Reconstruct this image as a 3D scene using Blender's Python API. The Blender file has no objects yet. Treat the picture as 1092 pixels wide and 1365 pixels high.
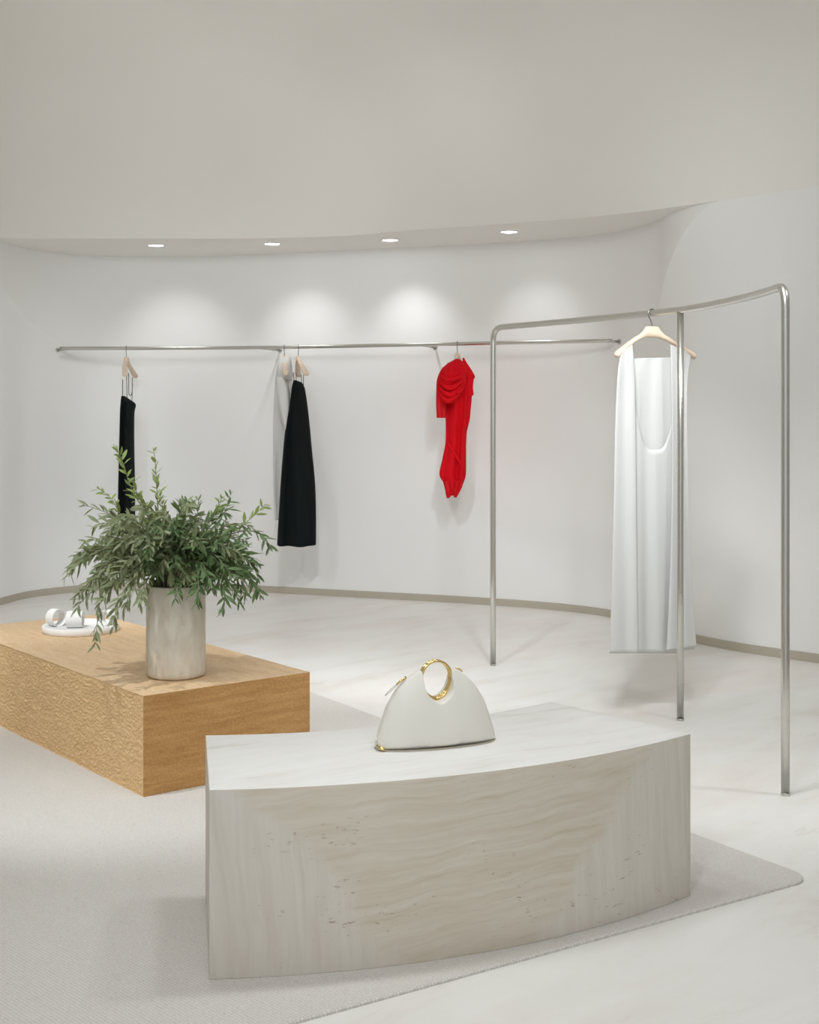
import bpy, bmesh, math, random
from mathutils import Vector, Matrix, noise

# ------------------------------------------------------------------ camera, world, lights, exposure
F, HZ, CAMH = 1788.0, 548.0, 1.33          # focal length in px of the 1092x1365 frame, horizon row, eye height
scene = bpy.context.scene
cam_d = bpy.data.cameras.new('camera')
cam = bpy.data.objects.new('camera', cam_d)
scene.collection.objects.link(cam)
cam.location = (0, 0, CAMH)
cam.rotation_euler = (math.radians(90), 0, 0)
cam_d.sensor_fit = 'VERTICAL'
cam_d.sensor_height = 36.0
cam_d.lens = F / 1365 * 36.0
cam_d.shift_y = -(682.5 - HZ) / 1365
cam_d.clip_start = 0.05
scene.camera = cam

world = bpy.data.worlds.new('world'); scene.world = world
world.use_nodes = True
world.node_tree.nodes['Background'].inputs['Color'].default_value = (0.94, 0.975, 1.0, 1)
world.node_tree.nodes['Background'].inputs['Strength'].default_value = 0.55   # soft front fill, added through the open rear end of the room

scene.view_settings.view_transform = 'Standard'
scene.view_settings.look = 'None'
scene.view_settings.exposure = 0.54
scene.view_settings.gamma = 1.0
scene.view_settings.use_curve_mapping = False
scene.cycles.diffuse_bounces = 8
scene.cycles.max_bounces = 12

def spot(loc, aim, power, size=70, blend=0.6, radius=0.11, col=(0.925, 0.974, 1.0)):
    l = bpy.data.lights.new('spot_lamp', 'SPOT')
    l.energy = power; l.spot_size = math.radians(size); l.spot_blend = blend
    l.shadow_soft_size = radius; l.color = col
    o = bpy.data.objects.new('spot_lamp', l); scene.collection.objects.link(o)
    o.location = loc
    o.rotation_euler = (Vector(aim) - Vector(loc)).to_track_quat('-Z', 'Y').to_euler()
    return o

SPOT_GAIN = 1.0
for loc, aim, pw, sz, rad in [
    ((-0.55, 3.45, 2.8), (-0.15, 3.7, 0.45), 22, 85, 0.11),    # three over the stone bench
    ((0.15, 3.6, 2.8), (0.15, 3.75, 0.45), 23, 85, 0.11),
    ((0.85, 3.8, 2.8), (0.45, 3.9, 0.45), 22, 85, 0.11),
    ((-1.75, 4.2, 2.9), (-1.1, 5.15, 0.36), 92, 58, 0.035),    # on the wood block, from its left
    ((-2.2, 3.6, 2.8), (-1.3, 5.2, 0.3), 22, 55, 0.25),
    ((0.95, 4.35, 2.8), (1.25, 5.7, 0.0), 40, 80, 0.11),       # towards the rack
    ((-2.1, 4.3, 2.8), (-2.3, 7.6, 0.0), 85, 62, 0.11),
    ((2.3, 4.3, 2.8), (1.75, 5.8, 0.0), 40, 78, 0.11),
    ((0.1, 4.6, 2.8), (-0.15, 5.9, 0.0), 26, 55, 0.15),  # spot added to lighten the rug behind the block
    ((-0.5, 4.5, 2.8), (-0.6, 7.9, 0.0), 105, 54, 0.11),       # far floor
    ((0.6, 4.5, 2.8), (0.5, 7.9, 0.0), 105, 54, 0.11),
    ((-1.6, 2.4, 2.8), (-1.7, 3.3, 0.0), 24, 90, 0.2),
    ((-0.35, 0.9, 2.8), (0.15, 3.3, 0.3), 64, 52, 0.2),        # fill spots added in front to brighten the bench face
    ((1.1, 1.1, 2.8), (0.45, 3.5, 0.35), 28, 36, 0.2),
    ((-1.3, 3.6, 2.55), (-1.3, 9.6, 2.65), 92, 36, 0.3),       # spots added to brighten the back wall and the swelling ceiling
    ((-0.4, 3.6, 2.55), (-0.5, 9.6, 2.65), 68, 40, 0.3),
    ((0.5, 3.4, 2.8), (0.9, 9.0, 2.2), 64, 45, 0.3),
    ((-0.9, 4.0, 2.8), (-2.95, 8.9, 0.75), 185, 36, 0.3),      # spots added to lift the left and right walls
    ((0.6, 3.2, 2.8), (2.3, 6.9, 1.4), 64, 62, 0.3),
]:
    spot(loc, aim, pw * SPOT_GAIN, sz, 0.6, rad)

# ------------------------------------------------------------------ helpers
COL = scene.collection
PI = math.pi

def gp(x, y, z=0.0):
    """point of the horizontal plane z seen at photo position x, y"""
    d = F * (CAMH - z) / (y - HZ)
    return Vector(((x - 546) / F * d, d, z))

def dp(x, y, d):
    return Vector(((x - 546) / F * d, d, CAMH - (y - HZ) * d / F))

def obj(name, me, mat=None, parent=None, smooth=True, loc=None):
    if isinstance(me, bmesh.types.BMesh):
        bm = me; me = bpy.data.meshes.new(name); bm.to_mesh(me); bm.free()
    if smooth:
        for p in me.polygons: p.use_smooth = True
    o = bpy.data.objects.new(name, me); COL.objects.link(o)
    if mat is not None:
        for m in (mat if isinstance(mat, (list, tuple)) else [mat]): me.materials.append(m)
    if parent is not None: o.parent = parent
    if loc is not None: o.location = loc
    return o

def mesh(name, verts, faces):
    me = bpy.data.meshes.new(name)
    me.from_pydata([tuple(v) for v in verts], [], faces); me.update()
    return me

def tag(o, label=None, cat=None, group=None, kind=None):
    if label: o['label'] = label
    if cat: o['category'] = cat
    if group: o['group'] = group
    if kind: o['kind'] = kind
    return o

def thing(name, label, cat, loc=(0, 0, 0), rot=0.0, group=None):
    o = bpy.data.objects.new(name, None); COL.objects.link(o)
    o.empty_display_size = 0.05
    o.location = loc; o.rotation_euler = (0, 0, rot)
    return tag(o, label, cat, group)

def sharp(o, deg=35):
    m = o.modifiers.new('edges', 'EDGE_SPLIT'); m.split_angle = math.radians(deg)
    return o

def grid_mesh(name, rows, close_u=False, cap0=False, cap1=False):
    n = len(rows[0]); V = [p for r in rows for p in r]; Fc = []
    for i in range(len(rows) - 1):
        for j in range(n if close_u else n - 1):
            k = (j + 1) % n
            Fc.append((i * n + j, i * n + k, (i + 1) * n + k, (i + 1) * n + j))
    if cap0: Fc.append(tuple(reversed(range(n))))
    if cap1: Fc.append(tuple((len(rows) - 1) * n + j for j in range(n)))
    return mesh(name, V, Fc)

def catmull(pts, n, closed=False):
    out = []; L = len(pts)
    rng = L if closed else L - 1
    for i in range(rng):
        if closed: p = [pts[(i + k) % L] for k in (-1, 0, 1, 2)]
        else: p = [pts[max(0, i - 1)], pts[i], pts[i + 1], pts[min(L - 1, i + 2)]]
        for k in range(n):
            t = k / n
            out.append(tuple(0.5 * (2 * b + (c - a) * t + (2 * a - 5 * b + 4 * c - d) * t * t + (3 * b - a - 3 * c + d) * t ** 3)
                             for a, b, c, d in zip(*p)))
    if not closed: out.append(tuple(pts[-1]))
    return out

def tube_rows(path, radii, seg=10, closed=False, flat=None):
    path = [Vector(p) for p in path]; n = len(path); rows = []
    prev = None
    for i, p in enumerate(path):
        if closed: t = path[(i + 1) % n] - path[i - 1]
        else: t = path[min(n - 1, i + 1)] - path[max(0, i - 1)]
        t.normalize()
        if prev is None:
            ref = Vector((0, 0, 1)) if abs(t.z) < 0.9 else Vector((1, 0, 0))
            u = t.cross(ref).normalized()
        else:
            u = (prev - t * prev.dot(t)).normalized()
        prev = u; v = t.cross(u)
        r = radii[i] if isinstance(radii, (list, tuple)) else radii
        rows.append([p + (u * math.cos(a) + v * math.sin(a)) * r for a in [2 * PI * k / seg for k in range(seg)]])
    if closed: rows.append(rows[0])
    return rows

def tube_mesh(name, path, radii, seg=10, closed=False):
    rows = tube_rows(path, radii, seg, closed)
    if not closed: return grid_mesh(name, rows, True, True, True)
    n = len(rows) - 1; m = seg
    V = [p for r in rows[:-1] for p in r]; Fc = []
    # match the last ring with the first by nearest start
    off = min(range(m), key=lambda o_: (rows[-2][0] - rows[0][o_]).length)
    for i in range(n):
        for j in range(m):
            k = (j + 1) % m
            if i < n - 1: Fc.append((i * m + j, i * m + k, (i + 1) * m + k, (i + 1) * m + j))
            else: Fc.append((i * m + j, i * m + k, (k + off) % m, (j + off) % m))
    return mesh(name, V, Fc)

def lathe(name, prof, seg=48):
    rows = [[Vector((r * math.cos(2 * PI * k / seg), r * math.sin(2 * PI * k / seg), z)) for k in range(seg)] for r, z in prof]
    return grid_mesh(name, rows, True)

# ------------------------------------------------------------------ materials
class M:
    """small node builder"""
    def __init__(s, name, rough=0.6, spec=0.4, metal=0.0, color=(0.8, 0.8, 0.8)):
        s.m = bpy.data.materials.new(name); s.m.use_nodes = True
        s.nt = s.m.node_tree; s.b = s.nt.nodes['Principled BSDF']
        s.b.inputs['Roughness'].default_value = rough
        s.b.inputs['Specular IOR Level'].default_value = spec
        s.b.inputs['Metallic'].default_value = metal
        s.b.inputs['Base Color'].default_value = (*color, 1)
        s.co = None
    def n(s, t, **kw):
        x = s.nt.nodes.new(t)
        for k, v in kw.items():
            if hasattr(x, k): setattr(x, k, v)
            else: x.inputs[k.replace('_', ' ')].default_value = v
        return x
    def link(s, a, b): s.nt.links.new(a, b)
    def coords(s, scale=(1, 1, 1), rot=(0, 0, 0), src=None, kind='Object'):
        if s.co is None: s.co = s.n('ShaderNodeTexCoord')
        src = src or s.co.outputs[kind]
        if any(rot):
            mr = s.n('ShaderNodeMapping'); mr.inputs['Rotation'].default_value = rot
            s.link(src, mr.inputs['Vector']); src = mr.outputs['Vector']
        mp = s.n('ShaderNodeMapping'); mp.inputs['Scale'].default_value = scale
        s.link(src, mp.inputs['Vector'])
        return mp.outputs['Vector']
    def noise(s, vec, scale, detail=4, rough=0.55, dist=0.0):
        x = s.n('ShaderNodeTexNoise'); x.inputs['Scale'].default_value = scale
        x.inputs['Detail'].default_value = detail; x.inputs['Roughness'].default_value = rough
        x.inputs['Distortion'].default_value = dist
        s.link(vec, x.inputs['Vector']); return x.outputs['Fac']
    def wave(s, vec, scale, dist=2.0, detail=3, dscale=1.0, direction='Z', prof='SIN'):
        x = s.n('ShaderNodeTexWave'); x.wave_type = 'BANDS'; x.bands_direction = direction; x.wave_profile = prof
        x.inputs['Scale'].default_value = scale; x.inputs['Distortion'].default_value = dist
        x.inputs['Detail'].default_value = detail; x.inputs['Detail Scale'].default_value = dscale
        s.link(vec, x.inputs['Vector']); return x.outputs['Fac']
    def ramp(s, fac, stops):
        x = s.n('ShaderNodeValToRGB'); e = x.color_ramp.elements
        while len(e) < len(stops): e.new(0.5)
        for el, (p, c) in zip(e, stops):
            el.position = p; el.color = (*c, 1) if isinstance(c, tuple) else (c, c, c, 1)
        s.link(fac, x.inputs['Fac']); return x.outputs['Color']
    def mix(s, fac, a, b, mode='MIX'):
        x = s.n('ShaderNodeMix'); x.data_type = 'RGBA'; x.blend_type = mode
        for i, v in ((0, fac), (6, a), (7, b)):
            if isinstance(v, (int, float)): x.inputs[i].default_value = v
            elif isinstance(v, tuple): x.inputs[i].default_value = (*v, 1)
            else: s.link(v, x.inputs[i])
        return x.outputs[2]
    def math(s, op, a, b=None, c=None, clamp=False):
        x = s.n('ShaderNodeMath'); x.operation = op; x.use_clamp = clamp
        for i, v in enumerate((a, b, c)):
            if v is None: continue
            if isinstance(v, (int, float)): x.inputs[i].default_value = v
            else: s.link(v, x.inputs[i])
        return x.outputs[0]
    def base(s, c): s.link(c, s.b.inputs['Base Color'])
    def bump(s, h, strength=0.3, dist=0.01):
        x = s.n('ShaderNodeBump'); x.inputs['Strength'].default_value = strength; x.inputs['Distance'].default_value = dist
        s.link(h, x.inputs['Height']); s.link(x.outputs['Normal'], s.b.inputs['Normal'])

def mat_paint(name, col):
    m = M(name, 0.85, 0.15)
    v = m.coords()
    f = m.noise(v, 1.3, 3)
    m.base(m.mix(f, tuple(c * 0.985 for c in col), col))
    m.bump(m.noise(v, 160, 2), 0.04, 0.002)
    return m.m

def mat_floor():
    m = M('pale_marble', 0.40, 0.35)
    v = m.coords((0.9, 2.6, 1), (0, 0, math.radians(-44)))
    f = m.noise(v, 1.5, 9, 0.64, 0.5)
    c = m.ramp(f, [(0.30, (0.69, 0.655, 0.61)), (0.46, (0.765, 0.745, 0.715)), (0.70, (0.81, 0.795, 0.77))])
    v2 = m.coords((0.8, 4.0, 1), (0, 0, math.radians(-40)))
    g = m.noise(v2, 1.9, 10, 0.68, 0.9)
    veins = m.ramp(g, [(0.0, 0.0), (0.61, 0.0), (0.66, 1.0), (0.70, 0.0)])
    patch = m.ramp(m.noise(m.coords((1, 1, 1)), 1.1, 3), [(0.42, 0.0), (0.62, 1.0)])
    c = m.mix(m.math('MULTIPLY', m.math('MULTIPLY', veins, patch), 0.6), c, (0.52, 0.475, 0.42))
    h = m.noise(m.coords((0.9, 1.9, 1), (0, 0, math.radians(-48))), 0.9, 6, 0.6)
    c = m.mix(m.ramp(h, [(0.48, 0.0), (0.70, 0.5)]), c, (0.73, 0.64, 0.575))
    m.base(c)
    return m.m

def mat_travertine():
    m = M('travertine', 0.5, 0.3)
    sep = m.n('ShaderNodeSeparateXYZ'); m.co = m.n('ShaderNodeTexCoord'); m.link(m.co.outputs['Object'], sep.inputs[0])
    # corner zones of paler stone with upright growth lines, the middle with lying beds
    ax = m.math('ABSOLUTE', m.math('ADD', sep.outputs['X'], 0.03))
    vw = m.coords((3, 3, 3))
    wob = m.math('MULTIPLY', m.math('SUBTRACT', m.noise(vw, 1.2, 7, 0.6), 0.5), 0.42)
    edge = m.math('ADD', m.math('SUBTRACT', m.math('MULTIPLY', ax, 0.95), m.math('MULTIPLY', sep.outputs['Z'], 0.85)), wob)
    mask = m.ramp(edge, [(0.15, 0.0), (0.21, 1.0)])
    warp = m.n('ShaderNodeTexNoise'); warp.inputs['Scale'].default_value = 2.6; warp.inputs['Detail'].default_value = 4
    m.link(m.co.outputs['Object'], warp.inputs['Vector'])
    wv = m.n('ShaderNodeVectorMath'); wv.operation = 'MULTIPLY_ADD'; wv.inputs[1].default_value = (0.05, 0.05, 0.10)
    m.link(warp.outputs['Color'], wv.inputs[0]); m.link(m.co.outputs['Object'], wv.inputs[2])
    vb = m.coords((1.8, 1.8, 26.0), (0, math.radians(4), 0), wv.outputs[0])
    beds = m.noise(vb, 2.6, 10, 0.66, 0.4)
    cb = m.ramp(beds, [(0.26, (0.53, 0.46, 0.36)), (0.42, (0.615, 0.55, 0.455)), (0.56, (0.65, 0.595, 0.505)), (0.74, (0.70, 0.65, 0.575))])
    vu = m.coords((20.0, 20.0, 1.4), (0, math.radians(4), 0), wv.outputs[0])
    ups = m.noise(vu, 2.2, 9, 0.62, 0.5)
    cu = m.ramp(ups, [(0.3, (0.625, 0.575, 0.51)), (0.5, (0.665, 0.62, 0.56)), (0.7, (0.70, 0.66, 0.605))])
    c = m.mix(mask, cb, cu)
    # the top face is coloured paler and cooler for the light on it
    geo = m.n('ShaderNodeNewGeometry'); sn = m.n('ShaderNodeSeparateXYZ'); m.link(geo.outputs['True Normal'], sn.inputs[0])
    vt = m.coords((1.2, 6.0, 1.0), (0, 0, math.radians(-6)))
    tb = m.noise(vt, 3.0, 9, 0.62, 0.8)
    ct = m.ramp(tb, [(0.28, (0.66, 0.63, 0.58)), (0.42, (0.76, 0.74, 0.71)), (0.6, (0.79, 0.78, 0.755))])
    c = m.mix(m.math('GREATER_THAN', sn.outputs['Z'], 0.7), c, ct)
    # pits, on the upright faces only
    flat = m.math('SUBTRACT', 1.0, m.math('GREATER_THAN', sn.outputs['Z'], 0.7))
    vp = m.coords((20, 20, 60))
    p1 = m.noise(vp, 2.0, 4, 0.6); zone = m.noise(m.coords((2.5, 2.5, 5.0)), 1.6, 4)
    pit = m.math('MULTIPLY', m.ramp(p1, [(0.62, 0.0), (0.66, 1.0)]), m.ramp(zone, [(0.53, 0.0), (0.60, 1.0)]))
    pit = m.math('MULTIPLY', pit, flat)
    c = m.mix(m.math('MULTIPLY', pit, 0.6), c, (0.30, 0.22, 0.16))
    m.base(c)
    m.bump(m.math('SUBTRACT', m.math('MULTIPLY', beds, 0.25), pit), 0.25, 0.004)
    return m.m

def mat_oak(carved):
    m = M('oak_carved' if carved else 'oak_smooth', 0.55, 0.25)
    v = m.coords((1.0, 1.0, 9.0)) if carved else m.coords((7.0, 1.0, 6.0))
    g = m.noise(v, 5.0, 7, 0.62, 0.7)
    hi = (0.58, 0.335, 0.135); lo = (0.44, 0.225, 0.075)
    if carved == 1: hi, lo = (0.81, 0.555, 0.295), (0.71, 0.47, 0.235)  # long side: brighter light put into its colour
    if carved == 2: hi, lo = (0.56, 0.32, 0.125), (0.42, 0.215, 0.07)  # end: same oak coloured darker for its shade
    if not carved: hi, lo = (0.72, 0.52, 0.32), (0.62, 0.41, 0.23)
    c = m.ramp(g, [(0.3, lo), (0.65, hi)])
    f = m.noise(m.coords((60, 60, 60)), 2.0, 3)
    c = m.mix(0.16, c, m.ramp(f, [(0.35, 0.15), (0.65, 0.9)]), 'OVERLAY')
    m.base(c)
    if carved == 1:
        a = m.noise(m.coords((40, 40, 110)), 1.2, 3, 0.5, 0.8)
        m.bump(a, 0.35, 0.004)
    elif carved == 2:
        a = m.noise(m.coords((34, 34, 90)), 1.5, 4, 0.6, 0.6)
        m.bump(a, 0.5, 0.006)
    else:
        m.bump(g, 0.15, 0.002)
    return m.m

def mat_rug():
    m = M('woven_wool', 0.95, 0.05)
    v1 = m.coords((1, 1, 1), (0, 0, math.radians(45)))
    w1 = m.wave(v1, 46, 2.5, 2, 4.0, 'X'); w2 = m.wave(v1, 34, 2.5, 2, 4.0, 'Y')
    w = m.math('MULTIPLY', w1, w2)
    sp = m.noise(m.coords((1, 1, 1)), 260, 2)
    c = m.ramp(m.math('ADD', m.math('MULTIPLY', w, 0.5), m.math('MULTIPLY', sp, 0.6)), [(0.15, (0.53, 0.50, 0.465)), (0.5, (0.67, 0.638, 0.605)), (0.85, (0.74, 0.713, 0.685))])
    dots = m.ramp(m.noise(m.coords((1, 1, 1)), 90, 2, 0.4), [(0.70, 0.0), (0.74, 1.0)])
    c = m.mix(m.math('MULTIPLY', dots, 0.35), c, (0.35, 0.30, 0.25))
    m.base(c)
    m.bump(m.math('ADD', m.math('MULTIPLY', w, 0.5), m.math('MULTIPLY', sp, 0.5)), 0.5, 0.004)
    return m.m

def mat_metal(name, col, rough, aniso=True):
    m = M(name, rough, 0.5, 1.0, col)
    v = m.coords((8, 8, 120))
    f = m.noise(v, 3, 3)
    rr = m.math('ADD', m.math('MULTIPLY', f, 0.14), rough - 0.07)
    m.link(rr, m.b.inputs['Roughness'])
    return m.m

def mat_cloth(name, col, trans=0.0, rough=0.9, weave=220, sheen=0.2):
    m = M(name, rough, 0.1)
    f = m.noise(m.coords((1, 1, 0.25)), 14, 4)
    m.base(m.mix(f, tuple(c * 0.94 for c in col), col))
    m.bump(m.noise(m.coords((1, 1, 1)), weave, 2), 0.15, 0.001)
    if trans > 0:
        t = m.n('ShaderNodeBsdfTranslucent'); t.inputs['Color'].default_value = (*col, 1)
        mx = m.n('ShaderNodeMixShader'); mx.inputs[0].default_value = trans
        out = m.nt.nodes['Material Output']
        m.link(m.b.outputs[0], mx.inputs[1]); m.link(t.outputs[0], mx.inputs[2]); m.link(mx.outputs[0], out.inputs['Surface'])
    return m.m

def mat_sheer(name, col, alpha):
    m = M(name, 0.9, 0.1, 0, col)
    f = m.noise(m.coords((1, 1, 0.2)), 30, 3)
    m.link(m.math('ADD', m.math('MULTIPLY', f, 0.15), alpha - 0.07), m.b.inputs['Alpha'])
    return m.m

def mat_wood_light():
    m = M('pale_beech', 0.5, 0.3)
    f = m.noise(m.coords((1.2, 14, 14)), 6, 5)
    m.base(m.ramp(f, [(0.3, (0.70, 0.555, 0.42)), (0.7, (0.78, 0.645, 0.515))]))
    return m.m

def mat_vase():
    m = M('mottled_stoneware', 0.75, 0.2)
    f = m.noise(m.coords((9, 9, 3.2)), 3.0, 5, 0.55, 0.6)
    c = m.ramp(f, [(0.32, (0.67, 0.60, 0.495)), (0.5, (0.765, 0.71, 0.615)), (0.68, (0.82, 0.785, 0.71))])
    m.base(c); m.bump(m.noise(m.coords(), 30, 4), 0.12, 0.004)
    return m.m

def mat_leaf(name, a, b):
    m = M(name, 0.55, 0.3)
    f = m.noise(m.coords((1, 1, 1), kind='Object'), 12, 2)
    oi = m.n('ShaderNodeObjectInfo')
    geo = m.n('ShaderNodeNewGeometry')
    top = m.mix(f, a, b)
    c = m.mix(geo.outputs['Backfacing'], top, tuple(min(1, x * 1.15 + 0.03) for x in b))
    m.base(c)
    t = m.n('ShaderNodeBsdfTranslucent'); t.inputs['Color'].default_value = (b[0] * 1.1, b[1] * 1.15, b[2] * 0.8, 1)
    mx = m.n('ShaderNodeMixShader'); mx.inputs[0].default_value = 0.22
    m.link(m.b.outputs[0], mx.inputs[1]); m.link(t.outputs[0], mx.inputs[2]); m.link(mx.outputs[0], m.nt.nodes['Material Output'].inputs['Surface'])
    return m.m

def mat_emit(name, col, s):
    m = M(name); m.b.inputs['Emission Color'].default_value = (*col, 1); m.b.inputs['Emission Strength'].default_value = s
    return m.m

WALL = mat_paint('white_plaster', (0.842, 0.838, 0.826))
CEIL = mat_paint('white_ceiling_plaster', (0.84, 0.822, 0.785))
SKIRT = mat_paint('greige_skirting', (0.46, 0.42, 0.345))
FLOOR = mat_floor(); TRAV = mat_travertine(); RUG = mat_rug()
OAK1, OAK2, OAK0 = mat_oak(1), mat_oak(2), mat_oak(0)
STEEL = mat_metal('brushed_steel', (0.62, 0.61, 0.57), 0.30)
HOOKM = mat_metal('dark_hook_steel', (0.28, 0.28, 0.28), 0.35)
GOLD = mat_metal('polished_gold', (0.83, 0.62, 0.27), 0.14)
WOOD = mat_wood_light(); VASE = mat_vase()
WHITE_CLOTH = mat_cloth('white_crepe', (0.78, 0.775, 0.76), 0.18)
WHITE_FINE = mat_cloth('white_fine_cotton', (0.87, 0.865, 0.85), 0.3)
BLACK_CLOTH = mat_cloth('black_crepe', (0.008, 0.011, 0.011))
RED_CLOTH = mat_cloth('red_chiffon', (0.82, 0.008, 0.018), 0.15)
RED_SHEER = mat_sheer('sheer_red_chiffon', (0.80, 0.02, 0.03), 0.80)
WHITE_CERAMIC = mat_paint('matte_white_ceramic', (0.86, 0.855, 0.845))
LEATHER = (lambda m: (m.base(m.mix(m.noise(m.coords(), 4, 3), (0.75, 0.72, 0.655), (0.78, 0.755, 0.70))), m.bump(m.noise(m.coords(), 180, 3), 0.12, 0.0012), m.m)[-1])(M('ivory_leather', 0.42, 0.4))
BASE_SHADE = mat_paint('base_shade', (0.56, 0.50, 0.38))
STRING = mat_paint('white_string', (0.50, 0.49, 0.47))
LEAF_L = mat_leaf('young_olive_leaf', (0.20, 0.28, 0.075), (0.33, 0.40, 0.15))
LEAF_O = mat_leaf('grey_olive_leaf', (0.14, 0.18, 0.085), (0.34, 0.375, 0.23))
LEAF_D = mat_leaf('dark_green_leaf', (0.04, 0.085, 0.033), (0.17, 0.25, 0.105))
TWIG = mat_paint('olive_twig', (0.24, 0.22, 0.16))
LAMP_ON = mat_emit('lamp_lens', (1.0, 0.98, 0.95), 6.0)

# ------------------------------------------------------------------ room shell
Z0, ZN, ZC = 1.78, 2.48, 3.12       # start of the cove, ceiling of the lit niche, main ceiling
FR = 1 - math.sqrt(1 - ((ZN - Z0) / (ZC - Z0)) ** 2)
T = [  # wall plan | niche edge plan | height up to which the cove stands in front of the niche | where the ceiling turns flat | softness of its start
    (-3.2, -2.5, -3.05, -2.5, ZN, -2.5, -2.5, 1),
    (-3.2, 2.0, -3.05, 2.0, ZN, -2.5, 2, 1),
    (-3.2, 6.0, -3.05, 5.95, ZN, -2.5, 5, 1),
    (-3.1, 8.0, -2.95, 7.7, ZN, -2.45, 5.9, 1),
    (-2.95, 8.8, -2.85, 8.5, 2.38, -2.35, 6.2, 0.9),
    (-2.815, 9.2, -2.75, 8.85, 2.21, -2.2, 6.35, 0.7),
    (-2.71, 9.57, -2.55, 8.94, 1.97, -2.05, 6.45, 0.5),
    (-2.45, 9.87, -2.3, 8.94, Z0, -1.85, 6.5, 0.3),
    (-2.15, 9.98, -2.05, 8.94, Z0, -1.6, 6.52, 0.3),
    (-1.6, 9.98, -1.6, 8.94, Z0, -1.25, 6.5, 0.3),
    (-1.08, 9.85, -1.1, 8.94, Z0, -0.85, 6.45, 0.3),
    (-0.35, 9.57, -0.42, 8.8, Z0, -0.4, 6.38, 0.6),
    (0.18, 9.37, 0.02, 8.52, Z0, 0, 6.28, 0.75),
    (0.56, 9.2, 0.33, 8.37, Z0, 0.28, 6.18, 0.85),
    (0.96, 8.98, 0.72, 8.16, Z0, 0.55, 6.05, 0.9),
    (1.27, 8.7, 0.98, 8.02, Z0, 0.76, 5.93, 1),
    (1.42, 8.4, 1.13, 7.9, Z0, 0.92, 5.83, 1),
    (1.5, 8.15, 1.28, 7.78, 1.91, 1.05, 5.75, 1),
    (1.555, 7.93, 1.4, 7.66, 2.16, 1.15, 5.68, 1),
    (1.66, 7.68, 1.52, 7.53, 2.36, 1.27, 5.6, 1),
    (1.85, 7.4, 1.7, 7.33, ZN, 1.42, 5.5, 1),
    (2.17, 7.08, 2.03, 6.95, ZN, 1.7, 5.35, 1),
    (2.6, 6.7, 2.45, 6.55, ZN, 2.05, 5.1, 1),
    (3.2, 6.15, 3.05, 6.0, ZN, 2.5, 4.7, 1),
    (3.5, 5.4, 3.35, 5.3, ZN, 2.75, 4.2, 1),
    (3.6, 4.0, 3.45, 4.0, ZN, 2.85, 3.2, 1),
    (3.6, -2.5, 3.45, -2.5, ZN, 2.85, -2.5, 1),
    ]
S = catmull(T, 10)
S = [(a, b, c, d, min(ZN, max(Z0, e)), g, h, k) for a, b, c, d, e, g, h, k in S]
TH0 = math.asin((ZN - Z0) / (ZC - Z0))

def cove(s, z):
    f = (1 - math.sqrt(max(0.0, 1 - ((z - Z0) / (ZC - Z0)) ** 2))) / FR if z > Z0 else 0.0
    return Vector((s[0] + (s[2] - s[0]) * f, s[1] + (s[3] - s[1]) * f, z))

def swell(s, u):
    """ceiling from the niche edge (u = 0) to the flat (u = 1)"""
    P, B, Cc = Vector(s[0:2]), Vector(s[2:4]), Vector(s[5:7])
    th = TH0 + (PI / 2 - TH0) * u
    t0 = (B - P) / FR * math.sin(TH0) * (PI / 2 - TH0) * s[7]; t1 = (Cc - B) * 1.2
    p = B * (2 * u**3 - 3 * u**2 + 1) + t0 * (u**3 - 2 * u**2 + u) + Cc * (3 * u**2 - 2 * u**3) + t1 * (u**3 - u**2)
    return Vector((p.x, p.y, Z0 + (ZC - Z0) * math.sin(th)))

def strip(name, cols, mat, **kw):
    rows = list(map(list, zip(*cols)))
    o = obj(name, grid_mesh(name, rows), mat)
    return tag(o, kind='structure', **kw)

iL = 10 * 7; iR = 10 * 16
def wall_cols(i0, i1):
    out = []
    for s in S[i0:i1 + 1]:
        c = [cove(s, z) for z in (0.0, 0.9, Z0)]
        c += [cove(s, Z0 + (s[4] - Z0) * k / 10) for k in range(1, 11)]
        out.append(c)
    return out
strip('wall_left', wall_cols(0, iL), WALL)
strip('wall_back', [[cove(s, z) for z in (0.0, 0.9, Z0)] for s in S[iL:iR + 1]], WALL)
strip('wall_right', wall_cols(iR, len(S) - 1), WALL)
# the niche carved out of the cove: its upright face, its flat ceiling
nz = [i for i, s in enumerate(S) if s[4] < ZN - 1e-4]
NI = S[nz[0] - 1:nz[-1] + 2]
def up(s):
    a = cove(s, s[4]); return [Vector((a.x, a.y, s[4] + (ZN - s[4]) * k / 6)) for k in range(7)]
strip('trim_1', [up(s) for s in NI], WALL)
strip('trim_2', [[Vector((*cove(s, s[4]).xy, ZN)).lerp(cove(s, ZN), k / 4) for k in range(5)] for s in NI], CEIL)
# the ceiling swells from the niche edge up to the flat
cols = [[swell(s, k / 14) for k in range(15)] for s in S]
rows = list(map(list, zip(*cols)))
me = grid_mesh('ceiling', rows)
bm = bmesh.new(); bm.from_mesh(me); bm.verts.ensure_lookup_table()
n = len(S); top = [bm.verts[14 * n + j] for j in range(n)]
f = bm.faces.new(top); bmesh.ops.triangulate(bm, faces=[f])
tag(obj('ceiling', bm, CEIL), kind='structure')
# floor
fl = obj('floor', mesh('floor', [(-4, -2.5, 0), (4.2, -2.5, 0), (4.2, 10.6, 0), (-4, 10.6, 0)], [(0, 1, 2, 3)]), FLOOR, smooth=False)
tag(fl, kind='structure')
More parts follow.
